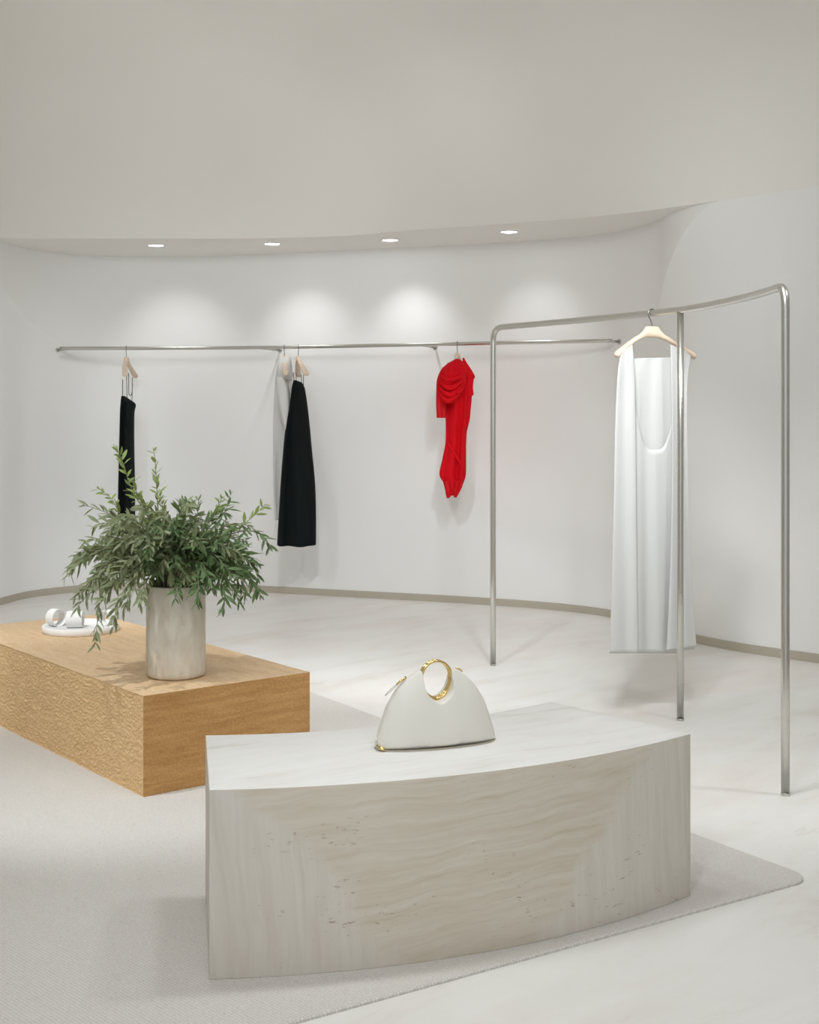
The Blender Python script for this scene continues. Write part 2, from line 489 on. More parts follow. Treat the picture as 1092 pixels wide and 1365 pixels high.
# skirting
def inset(i, off):
    s = S[i]; a = S[max(0, i - 1)]; b = S[min(len(S) - 1, i + 1)]
    t = Vector((b[0] - a[0], b[1] - a[1])).normalized()
    return Vector((s[0] + t.y * off, s[1] - t.x * off, 0))
def skirting(name, i0, i1):
    cols = []
    for i in range(i0, i1 + 1):
        p, q = inset(i, 0.012), inset(i, -0.004)
        cols.append([p, p + Vector((0, 0, 0.046)), q + Vector((0, 0, 0.048))])
    o = sharp(strip(name, cols, SKIRT))
skirting('baseboard_left', 0, iL); skirting('baseboard_back', iL, iR); skirting('baseboard_right', iR, len(S) - 1)

# recessed downlights in the niche ceiling
ring_me = lathe('trim_ring', [(0.052, 0.004), (0.052, -0.001), (0.060, -0.001), (0.060, 0.001)], 32)
ring_me.materials.append(CEIL)
lens_me = lathe('lens', [(0.0001, -0.0005), (0.05, -0.0005), (0.052, 0.002)], 32)
lens_me.materials.append(LAMP_ON)
for (x, y), w in zip([(208, 327), (363, 325), (520, 320), (679, 309)],
                     ['first from the left in the row of four', 'second from the left, above the wide black dress',
                      'third from the left, before the red dress', 'at the right end of the row of four']):
    d = F * (ZN - CAMH) / (HZ - y)
    p = Vector(((x - 546) / F * d, d, ZN - 0.002))
    t = thing('ceiling_downlight', 'round recessed downlight, ' + w, 'downlight', p, 0, 'downlights in the niche ceiling')
    obj('trim_ring', ring_me, None, t); obj('lens', lens_me, None, t)
    wi = min(range(len(S)), key=lambda i: (Vector(S[i][:2]) - p.xy).length)
    aim = Vector((S[wi][0], S[wi][1], 1.55))
    spot(p + Vector((0, 0, -0.012)), aim, 7 if x > 600 else 12, 80, 1.0, 0.05, (0.97, 0.99, 1.0))

# ------------------------------------------------------------------ rug, wood block, stone bench
RZ = 0.009
C0 = Vector((1.146, 3.80)); e1 = Vector((-0.842, -0.539)); e2 = Vector((-0.539, 0.842))
def rr_outline(w, h, r, n=8):
    out = []
    for cx, cy, a0 in ((r, r, PI), (w - r, r, 1.5 * PI), (w - r, h - r, 0), (r, h - r, 0.5 * PI)):
        out += [(cx + r * math.cos(a0 + k / n * PI / 2), cy + r * math.sin(a0 + k / n * PI / 2)) for k in range(n + 1)]
    return out
bm = bmesh.new()
ol = rr_outline(2.65, 3.75, 0.07)
def rugp(u, v, z): p = C0 + e1 * u + e2 * v; return (p.x, p.y, z)
mid = rr_outline(2.65 - 0.008, 3.75 - 0.008, 0.066)
r0 = [bm.verts.new(rugp(u, v, 0.0)) for u, v in ol]
r1 = [bm.verts.new(rugp(u, v, RZ * 0.6)) for u, v in ol]
r2 = [bm.verts.new(rugp(u + 0.004, v + 0.004, RZ)) for u, v in mid]
n = len(ol)
for a, b in ((r0, r1), (r1, r2)):
    for j in range(n): bm.faces.new((a[j], a[(j + 1) % n], b[(j + 1) % n], b[j]))
bm.faces.new(r2); bmesh.ops.recalc_face_normals(bm, faces=bm.faces)
rug = obj('woven_rug', bm, RUG, smooth=False)
tag(rug, 'large pale woven wool rug with rounded corner under the stone bench and oak block', 'rug')

# oak block
bl = thing('oak_block_table', 'long low oak block with carved rippled sides, holding the leafy vase', 'table', (-0.911, 4.59, RZ), math.atan2(0.615, 0.788))
BW, BL, BH = 0.683, 1.82, 0.346
def quad_grid(name, o, u, v, nu, nv, fn=None):
    rows = []
    nrm = u.cross(v).normalized()
    for i in range(nv + 1):
        r = []
        for j in range(nu + 1):
            p = o + u * (j / nu) + v * (i / nv)
            if fn and 0 < i < nv and 0 < j < nu: p = p + nrm * fn(p)
            r.append(p)
        rows.append(r)
    return grid_mesh(name, rows)
def carve(p):
    q = Vector((0, p.y * 52, p.z * 128))
    w = Vector((0, p.y * 22, p.z * 26))
    q += Vector((0, noise.noise(w), noise.noise(w + Vector((7, 3, 1))))) * 1.5
    return -0.0034 * (1 - min(1, abs(noise.noise(q)) * 2.6))
X, Y, Zv = Vector((1, 0, 0)), Vector((0, 1, 0)), Vector((0, 0, 1))
obj('carved_side', quad_grid('carved_side', Vector((0, BL, 0)), -Y * BL, Zv * BH, 560, 116, carve), OAK1, bl)
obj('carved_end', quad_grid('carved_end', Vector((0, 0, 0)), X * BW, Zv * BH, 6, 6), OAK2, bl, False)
obj('carved_side', quad_grid('carved_side', Vector((BW, 0, 0)), Y * BL, Zv * BH, 6, 6), OAK1, bl, False)
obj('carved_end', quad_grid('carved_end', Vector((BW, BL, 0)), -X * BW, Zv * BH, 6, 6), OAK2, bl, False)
obj('top_panel', mesh('top_panel', [(0, 0, BH), (BW, 0, BH), (BW, BL, BH), (0, BL, BH), (0.004, 0.004, 0), (BW - 0.004, 0.004, 0), (BW - 0.004, BL - 0.004, 0), (0.004, BL - 0.004, 0)],
                      [(0, 1, 2, 3), (7, 6, 5, 4)]), OAK0, bl, False)

# stone bench: a curved block, bowed towards the viewer
BZ = 0.45
FLp, FRp = gp(279, 1053, BZ).xy, gp(921, 978, BZ).xy
BLp, BRp = gp(274, 980, BZ).xy, gp(735, 935, BZ).xy
ctr = (FLp + FRp + BLp + BRp) / 4
ang = math.atan2(FRp.y - FLp.y, FRp.x - FLp.x)
def to_loc(p):
    q = p - ctr; return Vector((q.x * math.cos(ang) + q.y * math.sin(ang), -q.x * math.sin(ang) + q.y * math.cos(ang)))
def arc(a, b, sag, n=40):
    a, b = to_loc(a), to_loc(b); ch = b - a; nr = Vector((ch.y, -ch.x)).normalized()
    if nr.y > 0: nr = -nr
    return [a + ch * (k / n) + nr * sag * (1 - (2 * k / n - 1) ** 2) for k in range(n + 1)]
front, back = arc(FLp, FRp, 0.118), arc(BLp, BRp, 0.10)
bn = thing('stone_bench', 'curved travertine bench on the rug, carrying the ivory handbag', 'bench', (ctr.x, ctr.y, RZ), ang)
H = BZ - RZ
def band(name, pts, z0, z1, flip=False, nz=6):
    rows = [[Vector((p.x, p.y, z0 + (z1 - z0) * k / nz)) for p in pts] for k in range(nz + 1)]
    return grid_mesh(name, rows)
bv = 0.0022
bm = bmesh.new()
loop = front + back[::-1]
cen = sum((Vector(p) for p in loop), Vector((0, 0))) / len(loop)
lo = [bm.verts.new((p.x, p.y, 0)) for p in loop]
hi = [bm.verts.new((p.x, p.y, H)) for p in loop]
n = len(loop)
for j in range(n): bm.faces.new((lo[j], lo[(j + 1) % n], hi[(j + 1) % n], hi[j]))
bm.faces.new(hi); bm.faces.new(lo[::-1])
bmesh.ops.recalc_face_normals(bm, faces=bm.faces)
ed = [e for e in bm.edges if len(e.link_faces) == 2 and e.calc_face_angle() > 0.6]
bmesh.ops.bevel(bm, geom=ed, offset=bv, segments=2, profile=0.5, affect='EDGES')
ob = obj('body', bm, TRAV, bn); sharp(ob, 30)

# ------------------------------------------------------------------ racks
def bezier_corner(a, c, b, n=8):
    return [a * (1 - t) ** 2 + c * 2 * t * (1 - t) + b * t * t for t in [k / n for k in range(n + 1)]]
RH, RR = 1.765, 0.0150
plan = [Vector((0.437, 7.01)), Vector((0.80, 6.45)), Vector((1.07, 5.98)), Vector((1.20, 5.65)), Vector((1.285, 5.15)), Vector((1.302, 4.645))]
pl = [Vector(p) for p in catmull([tuple(p) for p in plan], 12)]
rail = [Vector((p.x, p.y, RH)) for p in pl]
def trim_path(path, d):
    acc = 0
    for i in range(len(path) - 1):
        L = (path[i + 1] - path[i]).length
        if acc + L >= d:
            return [path[i].lerp(path[i + 1], (d - acc) / L)] + path[i + 1:]
        acc += L
cr = 0.075
inner = trim_path(trim_path(rail, cr)[::-1], cr)[::-1]
pA, pB = rail[0], rail[-1]
path = ([Vector((pA.x, pA.y, z)) for z in (0.004, 0.5, 1.0, 1.4)] + bezier_corner(Vector((pA.x, pA.y, RH - cr)), pA, inner[0]) + inner[1:-1]
        + bezier_corner(inner[-1], pB, Vector((pB.x, pB.y, RH - cr))) + [Vector((pB.x, pB.y, z)) for z in (1.4, 1.0, 0.5, 0.004)])
rk = thing('clothes_rack', 'free-standing curved steel tube clothes rack with three posts', 'clothes rack', (pA.x, pA.y, 0))
off = -Vector((pA.x, pA.y, 0))
obj('bent_tube', tube_mesh('bent_tube', [p + off for p in path], RR, 16), STEEL, rk)
mp = min(pl, key=lambda p: abs(546 + p.x / p.y * F - 906))
mid_xy = Vector((mp.x, mp.y))
obj('middle_post', tube_mesh('middle_post', [Vector((mp.x, mp.y, z)) + off for z in (0.004, 0.6, 1.2, RH - 0.006)], 0.0145, 16), STEEL, rk)
for q in (pA, pB, mp):
    obj('foot_cap', lathe('foot_cap', [(0.0001, 0.0), (0.0158, 0.0), (0.0158, 0.009), (0.0152, 0.010)], 20), STEEL, rk, loc=Vector((q.x, q.y, 0)) + off)

WZ, WR = 1.775, 0.0125
def wp(x, y): d = F * (WZ - CAMH) / (HZ - y); return ((x - 546) / F * d, d, WZ)
wr = [Vector(p) for p in catmull([wp(*q) for q in [(80, 464.4), (200, 464.2), (300, 463.8), (380, 462.8), (480, 461), (580, 459), (680, 456.8), (816, 454.2)]], 10)]
wrk = thing('wall_rail', 'long slim steel hanging rail along the back wall on small brackets', 'clothes rail', wr[0])
obj('rail_tube', tube_mesh('rail_tube', [p - wr[0] for p in wr], WR, 14), STEEL, wrk)
def on_rail(px):
    return min((wr[i].lerp(wr[i + 1], k / 10) for i in range(len(wr) - 1) for k in range(10)), key=lambda p: abs(546 + p.x / p.y * F - px))
for px in (113, 334, 556, 796):
    a = on_rail(px); wi = min(range(len(S)), key=lambda i: (Vector(S[i][:2]) - a.xy).length)
    b = Vector((S[wi][0], S[wi][1], WZ)); dr = (b - a).normalized(); a2 = a + dr * 0.008
    obj('bracket', tube_mesh('bracket', [a2 - wr[0], b - wr[0]], [0.006, 0.009], 10), STEEL, wrk)
    obj('wall_plate', tube_mesh('wall_plate', [b - dr * 0.006 - wr[0], b - wr[0]], 0.016, 16), STEEL, wrk)

# ------------------------------------------------------------------ hangers
def hanger_body():
    top = [(0.0, -0.077), (0.030, -0.077), (0.036, -0.084), (0.045, -0.098), (0.065, -0.113), (0.10, -0.131), (0.14, -0.154), (0.18, -0.178), (0.205, -0.192), (0.214, -0.205)]
    bot = [(0.0, -0.126), (0.030, -0.127), (0.036, -0.128), (0.045, -0.130), (0.065, -0.137), (0.10, -0.153), (0.14, -0.177), (0.18, -0.204), (0.205, -0.221), (0.214, -0.212)]
    th = [0.014, 0.014, 0.014, 0.0145, 0.015, 0.016, 0.018, 0.021, 0.020, 0.010]
    st = [(-x, zt, zb, t) for (x, zt), (_, zb), t in zip(top, bot, th)][::-1][:-1] + [(x, zt, zb, t) for (x, zt), (_, zb), t in zip(top, bot, th)]
    rows = []
    for x, zt, zb, t in st:
        c, h = (zt + zb) / 2, (zt - zb) / 2
        curve = 0.05 * (x / 0.21) ** 2 * 0.6      # shoulders sweep forward
        rows.append([Vector((x, -curve + t * math.copysign(abs(math.cos(a)) ** 0.7, math.cos(a)), c + h * math.copysign(abs(math.sin(a)) ** 0.7, math.sin(a)))) for a in [2 * PI * k / 14 for k in range(14)]])
    return grid_mesh('wooden_body', rows, True, True, True)
HB = hanger_body(); HB.materials.append(WOOD)
def hook_mesh(r):
    pts = []
    for k in range(15):                         # goes round the tube it hangs on (tube runs along y)
        a = math.radians(-35 + 225 * k / 14)
        pts.append(Vector((-math.cos(a) * r * -1, 0, -r + math.sin(a) * r + 0.0)))
    end = pts[-1]
    pts = pts + [Vector((-r * 0.95, 0, -r - 0.012)), Vector((-r * 0.5, 0, -r - 0.026)), Vector((0.0, 0, -0.066)), Vector((0, 0, -0.085))]
    return tube_mesh('hook', catmull([tuple(p) for p in pts], 3), 0.0026, 8)
HK1, HK2 = hook_mesh(RR + 0.004), hook_mesh(WR + 0.004)
HK1.materials.append(HOOKM); HK2.materials.append(HOOKM)
for me_ in (HB, HK1, HK2):
    for p in me_.polygons: p.use_smooth = True
def hanger(p, rail_r, rot, label, hook=HK2):
    t = thing('clothes_hanger', label, 'hanger', p + Vector((0, 0, rail_r + 0.0034)), rot, 'pale wooden hangers')
    obj('wooden_body', HB, None, t); obj('hook', hook, None, t)
    return t

# ------------------------------------------------------------------ garments
def solid(o, th=0.003, sub=0):
    m = o.modifiers.new('thickness', 'SOLIDIFY'); m.thickness = th; m.offset = 0
    return o
def loft(name, d0, rows, mat, parent, origin, folds=7, amp=0.10, seed=0, seg=56, sub=8, lean=0.0, box=0.8, th=0.002):
    """cloth tube from silhouette rows (photo y, x left, x right, half depth) standing at depth d0"""
    rs = catmull([tuple(map(float, r)) for r in rows], sub)
    out = []; L = len(rs)
    for i, (y, xl, xr, b) in enumerate(rs):
        f = i / (L - 1); a = (xr - xl) / 2 / F * d0; c = dp((xl + xr) / 2, y, d0)
        r = []
        for k in range(seg):
            an = 2 * PI * k / seg
            w = amp * (0.25 + 0.75 * f) * (math.sin(folds * an + seed + 1.3 * math.sin(2.1 * f + seed)) + 0.5 * math.sin((folds * 2 - 3) * an + 2 * seed - 2.0 * f))
            w += amp * 0.7 * noise.noise(Vector((math.cos(an) * 1.6 + seed, math.sin(an) * 1.6, f * 3.0)))
            ca, sa = math.cos(an), math.sin(an)
            ca, sa = math.copysign(abs(ca) ** box, ca), math.copysign(abs(sa) ** box, sa)
            lim = 1.0 - 0.9 * abs(ca) ** 3          # keep the outline, fold the faces
            r.append(c + Vector((ca * a * (1 + w * 0.25 * (1 - abs(ca) ** 6)), sa * b * (1 + w * lim * 2.2) + lean * f, 0)) - origin)
        out.append(r)
    o = obj(name, grid_mesh(name, out, True), mat, parent)
    return solid(o, th)
def line_tube(name, pts, r, mat, parent, origin):
    return obj(name, tube_mesh(name, [Vector(p) - origin for p in pts], r, 6), mat, parent)

# narrow black slip dress
q = on_rail(169)
hanger(q, WR, math.radians(92), 'pale wooden hanger seen end-on, carrying the narrow black slip dress')
D = q.y
o0 = dp(169, 705, D)
g = thing('slip_dress', 'narrow black slip dress on thin straps, hanging behind the leafy branches', 'dress', o0)
loft('body', D, [(528, 163, 165.5, 0.04), (532, 162.4, 171, 0.07), (537, 162, 178.5, 0.09), (541, 161.8, 180, 0.10), (548, 161.6, 178.2, 0.11), (560, 161.3, 177.3, 0.11), (600, 160.8, 176.8, 0.12), (650, 160.4, 177.4, 0.13), (712, 160, 178, 0.14)], BLACK_CLOTH, g, o0, 6, 0.12, 1.0)
for i, (x0, y0, x1, y1, dy) in enumerate([(163.6, 506, 163.2, 531, -0.17), (168.8, 500, 169.5, 533, -0.06), (171.6, 497, 171.8, 526, -0.02), (176.6, 503, 176.0, 534, 0.15)]):
    a, b = dp(x0, y0, D + dy), dp(x1, y1, D + dy * 0.6)
    line_tube('strap', [a, a.lerp(b, 0.5), b], 0.0022, BLACK_CLOTH, g, o0)
line_tube('strap', [dp(171.8, 524, D - .02), dp(173.2, 527.5, D), dp(175, 527, D + .03), dp(176.3, 522, D + .06), dp(176.5, 512, D + .1)], 0.0022, BLACK_CLOTH, g, o0)

# white top
q = on_rail(379.5)
hanger(q, WR, math.radians(90), 'pale wooden hanger inside the white top, second along the wall rail')
D = q.y
o0 = dp(376, 690, D)
g = thing('white_blouse', 'long sheer white top hanging on the wall rail behind the black dress', 'top', o0)
loft('body', D + 0.16, [(475, 374.5, 383, 0.03), (482, 372, 386.5, 0.07), (492, 369.8, 388.5, 0.10), (505, 368.3, 389.5, 0.11), (530, 366.8, 390, 0.11), (560, 365.6, 389, 0.10), (600, 365.2, 388, 0.10), (650, 365.6, 387, 0.10), (692, 367.5, 386, 0.10)], WHITE_FINE, g, o0, 5, 0.07, 2.2, box=0.45)
loft('shoulder', D + 0.02, [(474.5, 376.5, 383, 0.03), (479, 373.5, 387, 0.07), (487, 371, 388.5, 0.11), (496, 369.5, 389, 0.12), (506, 369, 389, 0.10)], WHITE_FINE, g, o0, 4, 0.06, 1.0, box=0.5)
loft('sleeve', D - 0.16, [(503, 368.5, 377, 0.03), (515, 370, 384, 0.05), (535, 372, 386.5, 0.055), (555, 376, 386.5, 0.055), (568, 379, 385.8, 0.05), (573, 379.5, 384, 0.04)], WHITE_FINE, g, o0, 4, 0.08, 0.3, box=0.5)

# black wide dress
q = on_rail(398)
hanger(q, WR, math.radians(102), 'pale wooden hanger with slanting arm, carrying the wide black dress')
D = q.y
o0 = dp(396, 727, D)
g = thing('black_dress', 'black dress widening to a straight hem, beside the white top', 'dress', o0)
loft('body', D - 0.10, [(507, 391.5, 394.5, 0.03), (510, 391, 402, 0.06), (514, 390, 404.5, 0.08), (520, 389, 406.5, 0.10), (540, 386.5, 409.5, 0.12), (567, 381.5, 412.5, 0.13), (600, 378, 415.5, 0.13), (645, 374.5, 419.8, 0.13), (690, 371.8, 421, 0.13), (726, 369.8, 421, 0.13)], BLACK_CLOTH, g, o0, 5, 0.14, 0.6)
line_tube('seam_fold', [dp(396.5, 515, D - 0.148), dp(396.8, 600, D - 0.175), dp(396.5, 724, D - 0.175)], 0.003, BLACK_CLOTH, g, o0)
for (x0, y0, x1, y1, dy) in [(391.8, 499, 392.0, 509, -0.13), (394.8, 500, 395.0, 509, -0.10), (401.8, 503, 402.0, 512, 0.10), (404.6, 503, 404.6, 515, 0.13)]:
    a, b = dp(x0, y0 - 3, D + dy), dp(x1, y1, D + dy * 0.6)
    line_tube('strap', [a, a.lerp(b, 0.5), b], 0.002, BLACK_CLOTH, g, o0)

# red dress
q = on_rail(609.5)
hanger(q, WR, math.radians(78), 'wooden hanger almost hidden inside the red dress')
D = q.y
o0 = dp(604, 663, D)
g = thing('red_dress', 'bright red draped chiffon dress with a twisted skirt, hanging on the wall rail', 'dress', o0)
loft('body', D, [(483, 606, 617, 0.04), (490, 600, 624, 0.09), (503, 594, 628, 0.11), (525, 593.5, 629, 0.11), (545, 594, 627.5, 0.10), (560, 594.3, 626, 0.09), (575, 594.5, 622.5, 0.08), (592, 593.8, 621.4, 0.08), (612, 590, 621.3, 0.085), (632, 586, 621, 0.085), (643, 591, 618, 0.08), (653, 593.5, 613.5, 0.06), (660, 594.5, 610, 0.045)], RED_CLOTH, g, o0, 7, 0.16, 0.8, 72, 10)
loft('cowl', D - 0.11, [(478.5, 608, 611, 0.01), (480, 605, 614, 0.07), (484, 598, 617.5, 0.12), (489, 592, 620.5, 0.14), (497, 587, 621.5, 0.14), (508, 583.6, 621, 0.12), (520, 583, 617.5, 0.095), (530, 584, 612, 0.08), (538, 587, 604, 0.05)], RED_CLOTH, g, o0, 4, 0.10, 3.0, 56, 8)
for k, (x0, y0, xm, ym, x1, y1, rr) in enumerate([(586, 499, 602, 506, 621, 495, .013), (584.5, 507, 601, 517, 620, 503, .015), (584, 514, 600, 526, 619, 510, .015), (585, 521, 598, 534, 616, 519, .013),
                                            (590, 491, 604, 497, 619.5, 489, .011), (597, 484, 607, 489, 618, 485, .009), (603, 512, 611, 522, 619, 515, .010)]):
    pth = [dp(x0, y0, D - 0.17), dp((x0 + xm) / 2, (y0 + ym) / 2 + 2.5, D - 0.235), dp(xm, ym, D - 0.255), dp((xm + x1) / 2, (y1 + ym) / 2 + 2, D - 0.235), dp(x1, y1, D - 0.17)]
    pp = catmull([tuple(p) for p in pth], 5)
    obj('drape_fold', tube_mesh('drape_fold', [Vector(p) - o0 for p in pp], [0.003 + rr * math.sin(PI * i / (len(pp) - 1)) for i in range(len(pp))], 10), RED_CLOTH, g)
loft('sleeve', D - 0.10, [(489, 591, 600, 0.02), (497, 586, 597, 0.03), (507, 582.6, 595, 0.04), (520, 581.8, 594, 0.04), (540, 581.6, 594.2, 0.045), (557, 582.3, 594, 0.05)], RED_SHEER, g, o0, 3, 0.15, 1.4, 40, 8)
loft('collar_drape', D - 0.06, [(477, 617, 618.5, 0.01), (484, 617, 622.5, 0.03), (493, 618, 628.5, 0.04), (502, 619, 633, 0.05), (506, 620, 631.5, 0.045), (516, 620, 630.5, 0.045), (526, 621, 631, 0.045), (531, 622.5, 627.5, 0.03), (550, 620.5, 627, 0.03), (564, 621, 623, 0.012)], RED_CLOTH, g, o0, 3, 0.18, 0.4, 40, 8)
pth = catmull([tuple(dp(x, y, D - dd)) for x, y, dd in [(594.5, 582, 0.06), (598, 592, 0.09), (607, 606, 0.095), (615, 620, 0.09), (619.5, 634, 0.06)]], 6)
obj('drape_fold', tube_mesh('drape_fold', [Vector(p) - o0 for p in pth], [0.002 + 0.008 * math.sin(PI * i / (len(pth) - 1)) for i in range(len(pth))], 10), RED_CLOTH, g)
loft('hem_point', D - 0.02, [(640, 591, 606, 0.06), (652, 593.6, 603.5, 0.05), (660, 594.8, 601.5, 0.035), (664, 595.8, 598.5, 0.01)], RED_SHEER, g, o0, 3, 0.1, 0.4, 32, 6)
loft('hem_point', D - 0.01, [(640, 602, 618.5, 0.06), (650, 603, 615.5, 0.05), (658, 604, 611.5, 0.035), (663, 605.5, 608.5, 0.01)], RED_SHEER, g, o0, 3, 0.1, 1.4, 32, 6)

# long white dress on the rack
hp = min((rail[i].lerp(rail[i + 1], k / 10) for i in range(len(rail) - 1) for k in range(10)), key=lambda p: abs(546 + p.x / p.y * F - 869))
ha = math.radians(25)
hanger(hp, RR, ha, 'pale wooden hanger on the curved rack, carrying the long white dress', HK1)
hx = Vector((math.cos(ha), math.sin(ha), 0)); hf = Vector((math.sin(ha), -math.cos(ha), 0))
def hpl(x, y, off=0.0):
    """point at photo position x, y on the upright plane of the hanger, pushed forward by off"""
    base = hp + hf * off; nrm = hf
    ray = Vector(((x - 546) / F, 1.0, -(y - HZ) / F)); org = Vector((0, 0, CAMH))
    t = (base - org).dot(nrm) / ray.dot(nrm)
    return org + ray * t
o0 = Vector((hp.x, hp.y, 0.26))
g = thing('white_dress', 'long sleeveless white dress with deep scooped front, hanging on the curved steel rack', 'dress', o0)
def sheet(name, rows, mat, offs, folds, amp, seed=0.0, nu=40, sub=10, wrap=None, edge=0.0):
    """hanging panel: rows of (photo y left, y right, x left, x right)"""
    rs = catmull([tuple(map(float, r)) for r in rows], sub); out = []; L = len(rs)
    for i, (yl, yr, xl, xr) in enumerate(rs):
        f = i / (L - 1); r = []
        for k in range(nu + 1):
            u = k / nu
            w = math.sin(folds * 2 * PI * u + seed + 0.8 * math.sin(3 * f + seed)) + 0.6 * noise.noise(Vector((u * 4 + seed, f * 2.0, seed)))
            of = offs + amp * (0.2 + 0.8 * f) * w - edge * (2 * u - 1) ** 2
            yv = yl + (yr - yl) * u
            r.append(hpl(xl + (xr - xl) * u, yv, of) - o0)
        out.append(r)
    if wrap:
        first = out[0]
        for st in wrap:
            out.insert(0, [p - hf * st[0] + Vector((0, 0, st[1])) for p in first])
    return solid(obj(name, grid_mesh(name, out), mat, g), 0.0025)
sheet('back_panel', [(478, 476, 838, 909), (495, 495, 828, 912), (600, 600, 821, 915), (740, 740, 818, 920), (868, 866, 815, 925)], WHITE_CLOTH, -0.022, 3.4, 0.006, 0.5, 60)
# front middle panel with the scooped neck
rs = []
nu = 48
for i in range(41):
    f = i / 40; r = []
    for k in range(nu + 1):
        u = k / nu; c = abs(2 * u - 1)
        y_top = 600 - 112 * c ** 3.2
        yv = y_top + (871 - y_top) * f
        x_l, x_r = 842 + 4 * f, 905 + 4 * f
        of = 0.010 + 0.005 * (0.2 + 0.8 * f) * math.sin(2 * PI * 2.2 * u + 0.6) - 0.012 * c * (1 - f)
        r.append(hpl(x_l + (x_r - x_l) * u, yv, of) - o0)
    rs.append(r)
solid(obj('front_panel', grid_mesh('front_panel', rs), WHITE_CLOTH, g), 0.0025)
obj('neck_hem', tube_mesh('neck_hem', [p - hf * 0.001 for p in rs[0][10:-10]], 0.0014, 6), WHITE_CLOTH, g)
sheet('left_drape', [(470, 459.5, 828.5, 843), (480, 474, 826, 844.5), (500, 500, 823.5, 846), (560, 560, 820.5, 847.3), (680, 680, 818, 848.5), (780, 780, 815.5, 849.5), (871, 871, 813, 850.5)],
      WHITE_CLOTH, 0.040, 1.3, 0.006, 0.2, 30, 10)
sheet('right_drape', [(459.5, 471, 894, 923), (474, 482, 894.5, 919.5), (520, 520, 895.5, 916), (600, 600, 896.5, 916.5), (700, 700, 895, 919), (800, 800, 892, 924), (868, 862, 888.5, 928.5)],
      WHITE_CLOTH, 0.034, 1.7, 0.006, 1.2, 34, 10)

# ------------------------------------------------------------------ handbag
bc = (gp(499, 1001, BZ) + gp(661, 989.5, BZ)) / 2
bang = math.atan2(gp(661, 989.5, BZ).y - gp(505, 1004, BZ).y, gp(661, 989.5, BZ).x - gp(505, 1004, BZ).x)
hb = thing('handbag', 'ivory leather dome handbag with gold ring handle on the stone bench', 'handbag', (bc.x, bc.y + 0.03, BZ + 0.0005), bang)
RC, RX, RZr = 0.168, 0.0415, 0.045       # ring centre height and inner radii
ctl = [(-0.167, 0.014), (-0.161, 0.034), (-0.152, 0.064), (-0.135, 0.110), (-0.109, 0.151), (-0.080, 0.178), (-0.056, 0.193), (-0.041, 0.198)]
def dome(x):
    ax = abs(x)
    if ax <= 0.041: return 0.198
    for (x0, z0), (x1, z1) in zip(ctl, ctl[1:]):
        if -x1 <= ax <= -x0:
            t = (-x0 - ax) / (x1 - x0); return z0 + (z1 - z0) * t
    return 0.014
def bag_top(x):
    h = dome(x)
    if abs(x) < RX: h = min(h, RC - RZr * math.sqrt(1 - (x / RX) ** 2) ** 0.9 - 0.008 * (1 - abs(x) / RX))
    return h
xs = [-0.167 + 0.334 * k / 90 for k in range(91)] + [s * (RX + e) for s in (-1, 1) for e in (-0.0004, -0.003, 0.0004)]
xs = sorted(xs)
NV = 18
def bag_t(x, z):
    hd = dome(x); e = max(0.0, 1 - (abs(x) / 0.168) ** 2.2) ** 0.5
    t = 0.062 * e * max(0.0, 1 - (z / (hd + 0.004)) ** 1.7) ** 0.75 + 0.006
    # leather pulled in towards the ring
    t *= 1 - 0.35 * math.exp(-((x / 0.05) ** 2)) * (z / hd) ** 2
    t += 0.003 * math.sin(abs(x) * 70) * math.exp(-((abs(x) - 0.06) / 0.03) ** 2) * (z / hd) ** 2
    return t
ringc = []
for x in xs:
    h = bag_top(x); loopv = []
    zs = [h * (1 - (1 - k / NV) ** 1.4) if k else 0.0 for k in range(NV + 1)]
    for z in zs:
        lift = 0.004 * (1 if z < 1e-6 else 0)
        rb = min(1.0, 0.80 + 0.20 * min(1, z / 0.012))
        loopv.append(Vector((x, -bag_t(x, z) * rb, z + 0.001)))
    for z in zs[::-1]:
        rb = min(1.0, 0.80 + 0.20 * min(1, z / 0.012))
        loopv.append(Vector((x, bag_t(x, z) * rb, z + 0.001)))
    ringc.append(loopv)
bag = obj('leather_body', grid_mesh('leather_body', ringc, True, True, True), LEATHER, hb)
m = bag.modifiers.new('soft', 'SMOOTH'); m.factor = 0.5; m.iterations = 2
# thin darker tube round the base, standing in for the shadow line there
pp = [Vector((x, -bag_t(x, 0.004) * 0.9 - 0.001, 0.0022)) for x in xs[::4]] + [Vector((x, bag_t(x, 0.004) * 0.9 + 0.001, 0.0022)) for x in xs[::-4]]
obj('base_shade_line', tube_mesh('base_shade_line', pp, 0.0013, 6, True), BASE_SHADE, hb)
def ring_path(y, k=1.0):
    pts = []
    for i in range(64):
        a = 2 * PI * i / 64
        x, z = (RX + 0.0015) * k * math.sin(a), 0.048 * k * math.cos(a)
        if z < 0:
            v = (-z / 0.048); x *= 1 - 0.16 * v ** 2; z *= 1 + 0.12 * v ** 3
        pts.append(Vector((x, y, RC + 0.003 + z)))
    return pts
def ring_r():
    out = []
    for i in range(64):
        a = 2 * PI * i / 64; c = math.cos(a)
        out.append(0.0034 + (0.0045 * max(0, -c - 0.75) / 0.25 if c < -0.75 else 0) + 0.0008 * math.sin(a) ** 2)
    return out
obj('ring_handle', tube_mesh('ring_handle', ring_path(-0.006), ring_r(), 10, True), GOLD, hb)
obj('ring_handle', tube_mesh('ring_handle', ring_path(0.006), ring_r(), 10, True), GOLD, hb)
zl = [Vector((-0.083, 0, 0.182)), Vector((-0.097, 0, 0.173)), Vector((-0.110, 0, 0.163))]
obj('zip_pull', tube_mesh('zip_pull', zl, [0.0028, 0.0034, 0.0025], 8), GOLD, hb)
